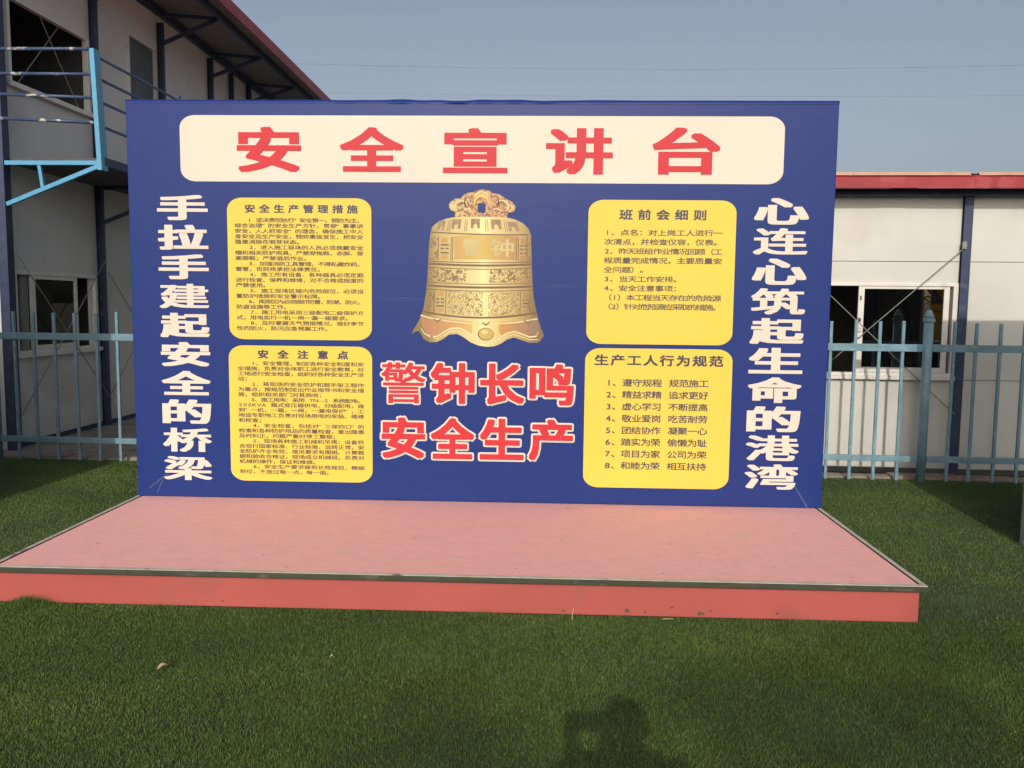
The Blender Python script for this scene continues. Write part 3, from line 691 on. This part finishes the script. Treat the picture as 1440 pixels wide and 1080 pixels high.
def strip(mbx, x0, x1, ya, yb, amt, y=-.0046, n=16, tilt=0.0):
    P = []
    for i in range(n + 1):
        x = x0 + (x1 - x0) * i / n; P.append((x, ya + sag(x, amt) + tilt * (x - 495)))
    for i in range(n, -1, -1):
        x = x0 + (x1 - x0) * i / n; P.append((x, yb + sag(x, amt) + tilt * (x - 495)))
    mbx.prism([(BX(a), BZ(b) - ZB) for a, b in P], y, y + .0010)
def ins(y):   # half-outline of the body at crop row y
    L = [(300, 205), (400, 188), (500, 183), (620, 178), (700, 168), (790, 155), (840, 141)]; Rr = [(300, 782), (420, 803), (500, 806), (620, 811), (720, 820), (800, 836), (850, 849)]
    f_ = lambda T: T[0][1] if y <= T[0][0] else T[-1][1] if y >= T[-1][0] else next(a[1] + (b[1] - a[1]) * (y - a[0]) / (b[0] - a[0]) for a, b in zip(T, T[1:]) if a[0] <= y <= b[0])
    return f_(L), f_(Rr)
o = MB()
for (x0, x1, ya, yb, amt) in ((208, 792, 330, 344, 6), ): strip(o, ins(330)[0] + 3, ins(330)[1] - 3, 332, 338, 6, tilt=.02)
for ya, yb in ((516, 528), (650, 662)):
    l, r_ = ins(ya); strip(o, l + 2, r_ - 2, ya - 2, yb - 2, 10)
l, r_ = ins(822); strip(o, l + 3, r_ - 3, 816, 826, 28)
l, r_ = ins(500); strip(o, l + 2, r_ - 2, 503, 507, 8); l, r_ = ins(545); strip(o, l + 2, r_ - 2, 540, 544, 10); l, r_ = ins(675); strip(o, l + 2, r_ - 2, 674, 678, 10); l, r_ = ins(635); strip(o, l + 2, r_ - 2, 632, 636, 10)
for x in (245, 322, 332, 716, 726, 778): o.prism([(BX(a), BZ(b) - ZB) for a, b in ((x - 2, 352 + sag(x, 6)), (x - 2 - (x < 490) * 3, 500), (x + 2 - (x < 490) * 3, 500), (x + 2, 352 + sag(x, 6)))], -.0046, -.0036)
for x in (222, 292, 742, 798): o.prism([(BX(a), BZ(b) - ZB) for a, b in ((x - 2, 684), (x - 4 - (x < 490) * 3, 815 + sag(x, 26)), (x - (x < 490) * 3, 815 + sag(x, 26)), (x + 2, 684))], -.0046, -.0036)
# trigrams and petals
def dashes(x0, x1, rows):
    for y, br in rows:
        if br: o.prism([(BX(a), BZ(b) - ZB) for a, b in ((x0, y), (x0, y + 8), ((x0 + x1) / 2 - 5, y + 8), ((x0 + x1) / 2 - 5, y))], -.0052, -.0036); o.prism([(BX(a), BZ(b) - ZB) for a, b in (((x0 + x1) / 2 + 5, y), ((x0 + x1) / 2 + 5, y + 8), (x1, y + 8), (x1, y))], -.0052, -.0036)
        else: o.prism([(BX(a), BZ(b) - ZB) for a, b in ((x0, y), (x0, y + 8), (x1, y + 8), (x1, y))], -.0052, -.0036)
dashes(258, 306, ((402, 0), (424, 1), (450, 0))); dashes(736, 776, ((404, 1), (426, 1), (450, 1)))
dashes(232, 278, ((732, 1), (753, 1), (775, 0))); dashes(756, 792, ((734, 1), (755, 0), (775, 1)))
for cx, w_, s_, y0 in ((262, 20, -.25, 262), (352, 27, -.12, 252), (466, 27, 0, 248), (590, 30, .12, 252), (692, 30, .28, 264)):
    pe = MB(); pe.prism([(BX(a), BZ(b) - ZB) for a, b in ((cx - w_ - s_ * 20, y0), (cx - w_ + s_ * 30, y0 + 56), (cx - w_ * .45 + s_ * 30, y0 + 56), (cx - w_ * .4, y0 + 36), (cx, y0 + 26), (cx + w_ * .4, y0 + 36), (cx + w_ * .45 + s_ * 30, y0 + 56), (cx + w_ + s_ * 30, y0 + 56), (cx + w_ - s_ * 20, y0))], -.0046, -.0036).build('bell_petal', mat('soft_brown_print', (.27, .175, .085), .5, .25, 30), bell)
for x, s_ in ((305, -.2), (316, -.18), (405, -.08), (416, -.06), (527, .06), (540, .07), (640, .22), (652, .25)):
    o.prism([(BX(a), BZ(b) - ZB) for a, b in ((x - 1.5 - s_ * 20, 250 + abs(x - 490) * .05), (x - 1.5 + s_ * 40, 324), (x + 1.5 + s_ * 40, 324), (x + 1.5 - s_ * 20, 250 + abs(x - 490) * .05))], -.0046, -.0036)
# skirt: V notches, lower contour line, boss outline
for cx, cy_ in ((240, 868), (533, 885), (788, 873)):
    o.prism([(BX(a), BZ(b) - ZB) for a, b in ((cx - 26, cy_ - 10), (cx, cy_ + 14), (cx + 26, cy_ - 10), (cx + 20, cy_ - 12), (cx, cy_ + 6), (cx - 20, cy_ - 12))], -.0052, -.0036)
def ell(cx, cy_, a, b, n=24): return [(BX(cx + a * math.cos(2 * math.pi * i / n)), BZ(cy_ + b * math.sin(2 * math.pi * i / n)) - ZB) for i in range(n)]
o.prism(ell(533, 950, 49, 39), -.0050, -.0036)
o.build('bell_line_work', m_brown, bell)
def plate(name, m, poly, y=-.0042): return MB().prism([(BX(a), BZ(b) - ZB) for a, b in poly], y, -.0036).build(name, m, bell)
plate('bell_amber_plate', m_amber, ((340, 352), (340, 492), (714, 492), (714, 350), (600, 345), (450, 345)))
for (x0, x1, y0, y1) in ((264, 300, 362, 392), (264, 300, 466, 492), (738, 774, 366, 396), (738, 774, 470, 500), (240, 278, 688, 716), (240, 274, 792, 812), (758, 786, 692, 722), (764, 798, 796, 816)): plate('bell_amber_plate', m_amber, ((x0, y0), (x0, y1), (x1, y1), (x1, y0)))
MB().prism(ell(535, 949, 44, 35), -.0056, -.0036).build('bell_boss', m_amber, bell)
MB().prism(ell(526, 938, 20, 13), -.0064, -.0057).build('boss_highlight', m_palegold, bell)
for (l, r_, y0, y1) in ((193, 240, 360, 495), (786, 800, 365, 500), (172, 216, 692, 806), (801, 815, 692, 806)): plate('bell_relief', m_goldo, ((l, y0), (l, y1), (r_, y1), (r_, y0)))
plate('bell_relief', m_goldo, ((190, 550), (186, 624), (300, 632), (410, 634), (410, 556)))
plate('bell_relief', m_goldo, ((552, 556), (552, 634), (700, 632), (800, 624), (800, 550)))
plate('bell_scroll', m_goldo2, ((306, 690), (300, 820), (420, 836), (516, 840), (516, 690)))
plate('bell_scroll', m_goldo2, ((548, 690), (548, 840), (640, 836), (738, 824), (736, 690)))
# coiled dragons of the crown: arch over the opening, curled bodies, manes
def arc(cx, cy_, a, b, t0, t1, wd, m, name, y=-.0034):
    n = 14; P = []
    for i in range(n + 1):
        t = R(t0 + (t1 - t0) * i / n); k_ = math.sin(math.pi * (i + .6) / (n + 1.2)); P.append((cx + (a + wd * k_ / 2) * math.cos(t), cy_ - (b + wd * k_ / 2) * math.sin(t)))
    for i in range(n, -1, -1):
        t = R(t0 + (t1 - t0) * i / n); k_ = math.sin(math.pi * (i + .6) / (n + 1.2)); P.append((cx + (a - wd * k_ / 2) * math.cos(t), cy_ - (b - wd * k_ / 2) * math.sin(t)))
    MB().prism([(BX(p), BZ(q) - ZB) for p, q in P], y, y + .0006).build(name, m, bell)
arc(503, 168, 46, 62, -8, 188, 20, m_rose, 'crown_arch'); arc(503, 168, 60, 82, 15, 165, 8, m_palegold, 'crown_line')
for (cx, cy_, a, b, t0, t1, wd, dk_) in ((385, 175, 40, 34, 40, 250, 9, 0), (385, 172, 22, 18, -30, 200, 8, 1), (425, 150, 24, 34, 60, 280, 8, 1), (345, 165, 22, 20, 60, 300, 7, 0), (420, 205, 26, 18, 0, 190, 7, 0), (365, 215, 20, 14, 10, 180, 6, 1),
        (620, 172, 42, 36, -70, 140, 9, 0), (618, 168, 22, 18, -20, 210, 8, 1), (580, 148, 24, 34, -100, 120, 8, 1), (665, 180, 22, 18, -120, 120, 7, 0), (590, 205, 26, 18, -10, 180, 7, 0), (640, 218, 20, 12, 0, 170, 6, 1)):
    arc(cx, cy_, a, b, t0, t1, wd, m_brown if dk_ else m_palegold, 'crown_line')
sk = [(138, 852), (148, 905), (165, 940), (190, 960), (235, 962), (275, 935), (320, 908), (368, 905), (415, 925), (450, 950), (452, 872), (350, 866), (262, 858), (240, 876), (218, 856)]
sk2 = [(625, 955), (660, 938), (705, 924), (750, 938), (800, 958), (842, 950), (854, 905), (842, 856), (812, 862), (788, 882), (764, 866), (640, 874), (612, 878), (612, 930)]
for q in (sk, sk2): MB().prism([(BX(a), BZ(b) - ZB) for a, b in q], -.0042, -.0034).build('bell_skirt', m_rose, bell)
def line(pts, wd):
    P = [(a, b - wd / 2) for a, b in pts] + [(a, b + wd / 2) for a, b in reversed(pts)]
    MB().prism([(BX(a), BZ(b) - ZB) for a, b in P], -.0052, -.0036).build('rim_line', m_palegold, bell)
line([(140, 918), (158, 948), (190, 968), (236, 968), (276, 942), (320, 917), (370, 914), (414, 934), (455, 968), (500, 990), (545, 996), (590, 990), (626, 968), (664, 944), (706, 932), (750, 946), (800, 965), (840, 960), (852, 930)], 9)
line([(136, 838), (200, 855), (300, 872), (420, 884), (500, 888), (600, 886), (720, 876), (845, 852)], 8)
line([(180, 956), (236, 984), (276, 962), (320, 935), (370, 932), (414, 952), (455, 984), (500, 1004), (545, 1010), (590, 1004), (626, 986), (664, 962), (706, 950), (750, 964), (800, 982), (850, 980)], 5)
k = Ink(); k.fit('警', .012, BX(386), BX(496), BZ(474), BZ(368), -.0050); k.fit('钟', .012, BX(556), BX(698), BZ(476), BZ(370), -.0050)
k.build('bell_lettering', mat('dull_gold_print', (.47, .42, .20), .5, .1, 12), bell)

# ------------------------------------------------------------------ small litter on the grass
def leaf(name, label, x, y, L, w, rz, m):
    o = MB(); n = 6; P = []; Q = []
    for i in range(n + 1):
        t = i / n; hw_ = w * math.sin(math.pi * min(1, t * .92 + .05)); z = .004 + .012 * math.sin(t * 3)
        P.append((L * (t - .5), hw_, z + hw_ * .5)); Q.append((L * (t - .5), -hw_, z + hw_ * .4))
    v = P + Q; o.add(v, [(i, i + 1, n + 2 + i, n + 1 + i) for i in range(n)])
    r_ = o.build(name, m, None); sm = r_.modifiers.new('solid', 'SOLIDIFY'); sm.thickness = .001
    r_.location = (x, y, .026); r_.rotation_euler = (.1, -.1, rz)
    return tag(r_, label, 'leaf')
m_leaf = mat('dry_leaf', (.50, .34, .20), .7, .2, 60)
leaf('fallen_leaf', 'curled pale brown dead leaf lying on the grass at lower left', -1.147, -2.436, .048, .011, .7, m_leaf)
leaf('fallen_leaf', 'tiny whitish leaf scrap on the grass below the middle of the platform', -.447, -2.294, .016, .006, .2, mat('pale_leaf', (.6, .56, .48), .7))
for (x, y, rz, lb_) in ((.648, -1.69, 1.2, 'upright dry grass straw leaning against the red platform front'), (1.121, -1.745, -.5, 'short dry grass straw lying flat before the red platform front')):
    s_ = MB().tube([(-.03, 0, .0), (0, .004, .006), (.03, 0, .012)], [.0015, .002, .001], 5).build('dry_straw', mat('straw', (.55, .45, .25), .7), None)
    s_.location = (x, y, .028); s_.rotation_euler = (0, -.9 if rz > 1 else 0, rz); tag(s_, lb_, 'straw')

# ------------------------------------------------------------------ thin young tree with pale stake at the right edge
def leaf_quad(mb, p, d, L, w, droop):
    d = Vector(d).normalized(); s_ = d.cross(Vector((0, 0, 1)));
    if s_.length < .1: s_ = Vector((1, 0, 0))
    s_.normalize(); p = Vector(p); a = p + d * L * .5 + Vector((0, 0, -droop * .25)); b = p + d * L + Vector((0, 0, -droop))
    mb.add([p, a + s_ * w, b, a - s_ * w], [(0, 1, 2, 3)])
st = thing('young_tree', 'slim young tree with narrow dark leaves just reaching in at the right edge', 'tree', (3.72, -.75, 0))
MB().tube([(0, 0, -.02), (.01, .0, 1.2), (.02, .01, 2.4), (.0, .0, 3.35)], [.016, .014, .010, .004], 8).build('trunk', mat('pale_bark', (.22, .20, .16), .7, .15, 14), st, smooth=True)
cr_ = MB(); rr = random.Random(9)
for (z, zt) in ((3.05, 2.97), (2.83, 2.79), (2.66, 2.615)):
    for a in (math.pi, .4, 2.0, -1.3):
        ln = .285 if a == math.pi else rr.uniform(.16, .26)
        p0 = Vector((.015, .0, z)); leaf_quad(cr_, p0, (math.cos(a), math.sin(a), -.06), ln, .010, abs(z - zt) * .7)
cr_.build('crown', mat('narrow_leaf', (.03, .035, .025), .5, .3, 20), st)

# two far overhead wires across the sky
for (z, sg, r_, d, lab) in ((19.6, 1.7, .009, 60, 'upper faint overhead wire sagging across the sky above the board'), (17.6, .9, .006, 60, 'lower fainter overhead wire across the sky above the board')):
    pts = [(-75 + 150 * i / 40, d + .02 * (-75 + 150 * i / 40), z + sg * ((-75 + 150 * i / 40 - 5) / 75) ** 2 * 1.6) for i in range(41)]
    tag(MB().tube(pts, r_, 5).build('overhead_wire', mat('wire', (.12, .13, .14), .6), None), lab, 'wire', group='overhead wires')

# ------------------------------------------------------------------ things out of frame whose shadows and reflections the photo shows
def display_board(x0, x1, y, h, label):
    t = thing('display_board', label, 'notice board', (0, 0, 0))
    fm = MB(); st_ = MB()
    for x in (x0, x1): fm.box(x - .014, x + .014, y - .02, y + .03, -.03, h)
    xa, xb = min(x0, x1) + .0145, max(x0, x1) - .0145
    fm.box(xa, xb, y - .02, y + .03, h - .03, h).box(xa, xb, y - .02, y + .03, .02, .05)
    for x in (xa + (xb - xa) * .55, xa + (xb - xa) * .85) if x0 > 0 else (xa + .5, xb - .9): st_.beam((x, y + .03, 1.8), (x, y + .95, -.02), .04, .04)
    fm.build('frame', mat('pale_frame', (.27, .28, .275), .5, .15, 10), t)
    st_.build('prop', m_dark, t)
    MB().box(xa, xb, y - .009, y + .02, .0505, h - .0305).build('back_panel', m_dark, t)
    MB().box(xa, xb, y - .012, y - .0092, .0505, h - .0305).build('printed_panel', m_vinyl, t)
    return t
display_board(3.784, 4.98, -.14, 2.70, 'pale framed display board cut off by the right edge, shading the cabin wall')
display_board(-3.925, -7.5, -.14, 2.70, 'pale framed display board beyond the left edge, shading the left grass and fence')

# tree behind the photographer: soft broken shade on the grass at right
def big_tree(name, label, x, y, trunk_h, crown_c, crown_r, nleaf, seed, leafsize=.10, extra=(), nclump=26, spread=(.22, .22, .154)):
    t = thing(name, label, 'tree', (x, y, 0)); r_ = random.Random(seed)
    tm = MB(); tm.tube([(0, 0, -.05), (.06, .03, trunk_h * .5), (.0, .05, trunk_h), (.05, 0, crown_c[2])], [.16, .12, .09, .04], 9)
    lm = MB()
    for q in range(nclump):
        a = r_.uniform(0, 6.28); rad = r_.uniform(.3, 1) ** .6
        c = Vector((crown_c[0] + crown_r[0] * rad * math.cos(a), crown_c[1] + crown_r[1] * rad * math.sin(a), crown_c[2] + crown_r[2] * r_.uniform(-1, 1) * math.sqrt(max(0, 1 - rad * rad * .9))))
        if q < len(extra): c = Vector(extra[q])
        tm.tube([(0, .03, trunk_h * r_.uniform(.7, 1)), Vector((0, 0, trunk_h)).lerp(c, .5) + Vector((0, 0, .15)), c], [.05, .025, .006], 5)
        for j in range(nleaf // nclump):
            d = Vector((r_.gauss(0, spread[0]), r_.gauss(0, spread[1]), r_.gauss(0, spread[2])))
            leaf_quad(lm, c + d, (r_.gauss(0, 1), r_.gauss(0, 1), r_.gauss(0, .5)), leafsize * r_.uniform(.7, 1.3), leafsize * .3, leafsize * .2)
    tm.build('trunk', mat('bark', (.16, .12, .09), .9, .25, 9, .5, 30), t, smooth=True)
    lm.build('crown', mat('leaf_green', (.06, .10, .03), .5, .3, 2), t)
    return t
big_tree('shade_tree', 'leafy tree far behind the photographer throwing soft patchy shade on the grass', 2.45, -16.5, 4.6, (0.0, 0, 6.62), (1.7, 1.2, .55), 420, 21, .10, nclump=28, spread=(.17, .15, .028), extra=[(.2, .1, 7.55), (.35, -.1, 7.45), (.6, 0, 7.5), (.05, 0, 7.25), (-3.46, 0, 6.93), (-3.29, 0, 6.91), (-3.13, 0, 6.89), (-3.34, 0, 6.76), (-3.38, 0, 6.69), (-3.24, 0, 6.7), (-2.1, 0, 7.0), (-2.0, 0, 6.75), (-2.08, 0, 6.95), (-1.9, 0, 7.03), (-2.18, 0, 6.8), (-1.58, 0, 7.29), (-1.4, 0, 7.26), (-1.73, 0, 7.2), (-1.54, 0, 7.13), (-1.3, 0, 7.16), (-1.3, 0, 7.03), (-1.15, 0, 7.0), (-0.84, 0, 7.36), (-0.73, 0, 7.3), (-0.85, 0, 7.1), (-1.35, 0, 6.8), (-1.73, 0, 6.96), (-1.56, 0, 6.92)])
big_tree('yard_tree', 'leafy tree far behind the photographer, mirrored in the cabin window', 12.0, -17.5, 2.0, (0, 0, 3.2), (2.6, 2.0, 1.9), 7000, 22, .22)

ex = thing('excavator', 'yellow excavator parked behind the photographer, mirrored in the cabin window', 'excavator', (10.9, -12.5, 0), R(150))
m_yel = mat('machine_yellow', (.72, .42, .05), .5, .1, 5); m_blk = mat('machine_black', (.03, .03, .03), .7, .1)
for sy_ in (-.85, .55): MB().prism([(-1.3, .3), (-1.1, .05), (1.1, .05), (1.3, .3), (1.3, .5), (1.1, .7), (-1.1, .7), (-1.3, .5)], sy_, sy_ + .35).build('track', m_blk, ex, bevel=.03)
MB().box(-1.25, .9, -.8, .8, .80, 1.55).box(-.5, .5, -.45, .45, .45, .80).build('body', m_yel, ex, bevel=.06)
cb = MB().box(-.1, .95, .05, .8, 1.551, 2.5).build('cab', m_yel, ex, bevel=.06); MB().box(.06, .80, .04, .81, 1.75, 2.35).box(.1, .96, .15, .72, 1.75, 2.35).build('pane', m_door, cb)
MB().beam((.8, -.2, 1.2), (2.1, -.2, 2.9), .28, .42).beam((2.0, -.2, 2.85), (3.4, -.2, 2.5), .26, .36).build('boom', m_yel, ex, bevel=.03)
MB().beam((3.3, -.2, 2.7), (3.55, -.2, .9), .22, .30).build('arm', m_yel, ex, bevel=.03)
MB().prism([(3.2, .9), (3.75, .95), (3.85, .4), (3.4, .25), (3.05, .45)], -.6, .2).build('bucket', m_blk, ex, bevel=.02)

# ------------------------------------------------------------------ the photographer (casts the shadow at the bottom of the picture)
def skin_mesh(name, verts, edges, radii, root=0, sub=2):
    me = bpy.data.meshes.new(name); me.from_pydata(verts, edges, [])
    ob = bpy.data.objects.new(name, me); COL.objects.link(ob)
    sk_ = ob.modifiers.new('skin', 'SKIN'); sk_.use_smooth_shade = True
    for i, l in enumerate(me.skin_vertices[0].data):
        r_ = radii[i]; l.radius = r_ if hasattr(r_, '__len__') else (r_, r_); l.use_root = (i == root)
    s2 = ob.modifiers.new('sub', 'SUBSURF'); s2.levels = sub; s2.render_levels = sub
    dg = bpy.context.evaluated_depsgraph_get()
    out = bpy.data.meshes.new_from_object(ob.evaluated_get(dg))
    bpy.data.objects.remove(ob)
    return out
def person(x, y):
    t = thing('person', 'person in dark shirt and trousers raising a phone with both hands, seen as a shadow', 'person', (x, y, 0))
    V = [(0, 0, .95), (0, .0, 1.10), (0, 0, 1.28), (0, -.01, 1.455), (0, 0, 1.535), (0, .015, 1.585), (0, .02, 1.64), (0, .015, 1.70)]
    rad = [(.155, .11), (.14, .10), (.16, .11), (.155, .095), (.066, .062), (.072, .085), (.078, .095), (.06, .075)]
    E_ = [(i, i + 1) for i in range(7)]
    cx0 = -.135
    for s in (-1, 1):
        k0 = len(V)
        V += [(s * .10, 0, .86), (s * .11, .01, .50), (s * .115, -.02, .10), (s * .12, .02, .045), (s * .13, .14, .03)]
        rad += [.088, .062, .042, .042, .035]
        E_ += [(0, k0), (k0, k0 + 1), (k0 + 1, k0 + 2), (k0 + 2, k0 + 3), (k0 + 3, k0 + 4)]
        a0 = len(V)
        V += [(s * .175, 0, 1.485), ((.215, .08, 1.20) if s > 0 else (-.40, .04, 1.30)), (cx0 + (.055 if s > 0 else -.035), .125, 1.430), (cx0 + s * .026, .140, 1.505)]
        rad += [.06, .050, .045, .052]
        E_ += [(3, a0), (a0, a0 + 1), (a0 + 1, a0 + 2), (a0 + 2, a0 + 3)]
        for j in range(4):                                           # fingers curl round the phone
            b0 = len(V); zz = 1.590 - .020 * j
            V += [(cx0 + s * .088, .162, zz - .004), (cx0 + s * .064, .184, zz + .004), (cx0 + s * .050, .171, zz + .004)]; rad += [.010, .0085, .0075]
            E_ += [(a0 + 3, b0), (b0, b0 + 1), (b0 + 1, b0 + 2)]
        b0 = len(V); V += [(cx0 + s * .090, .128, 1.575), (cx0 + s * .062, .122, 1.595)]; rad += [.011, .009]; E_ += [(a0 + 3, b0), (b0, b0 + 1)]
    me = skin_mesh('body', V, E_, rad)
    for m in (mat('skin', (.50, .31, .22), .5, .05, 8), mat('dark_shirt', (.05, .06, .09), .8, .1, 12), mat('dark_trousers', (.03, .03, .035), .8, .1, 12), mat('shoe', (.02, .02, .02), .5, .1)): me.materials.append(m)
    for p in me.polygons:
        c = p.center; p.material_index = 3 if c.z < .07 else 2 if c.z < .97 else 0 if (c.z > 1.545 or c.y > .115) else 1
    ob = bpy.data.objects.new('body', me); COL.objects.link(ob); ob.parent = t
    hr = MB().ball((0, -.005, 1.665), (.088, .105, .075), 14, 9); hr.build('hair', mat('black_hair', (.012, .010, .009), .5), t, smooth=True)
    f_ = MB().ball((-.03, .112, 1.635), (.012, .008, .008)).ball((.03, .112, 1.635), (.012, .008, .008)); f_.build('eye', mat('eye_dark', (.03, .02, .02), .3), t, smooth=True)
    MB().ball((0, .122, 1.605), (.014, .016, .020)).ball((-.082, .02, 1.615), (.010, .022, .030)).ball((.082, .02, 1.615), (.010, .022, .030)).build('nose_and_ear', MATS['skin'], t, smooth=True)
    MB().ball((0, .112, 1.565), (.024, .007, .006)).build('mouth', mat('lips', (.35, .13, .11), .4), t, smooth=True)
    return t
PX, PY = 0.59, -6.06
person(PX, PY)
ph = MB().box(PX - .213, PX - .057, PY + .146, PY + .154, 1.535, 1.612).build('phone', mat('phone_black', (.02, .02, .022), .2), None, bevel=.003)
tag(ph, 'black phone held level in both hands of the photographer', 'phone')
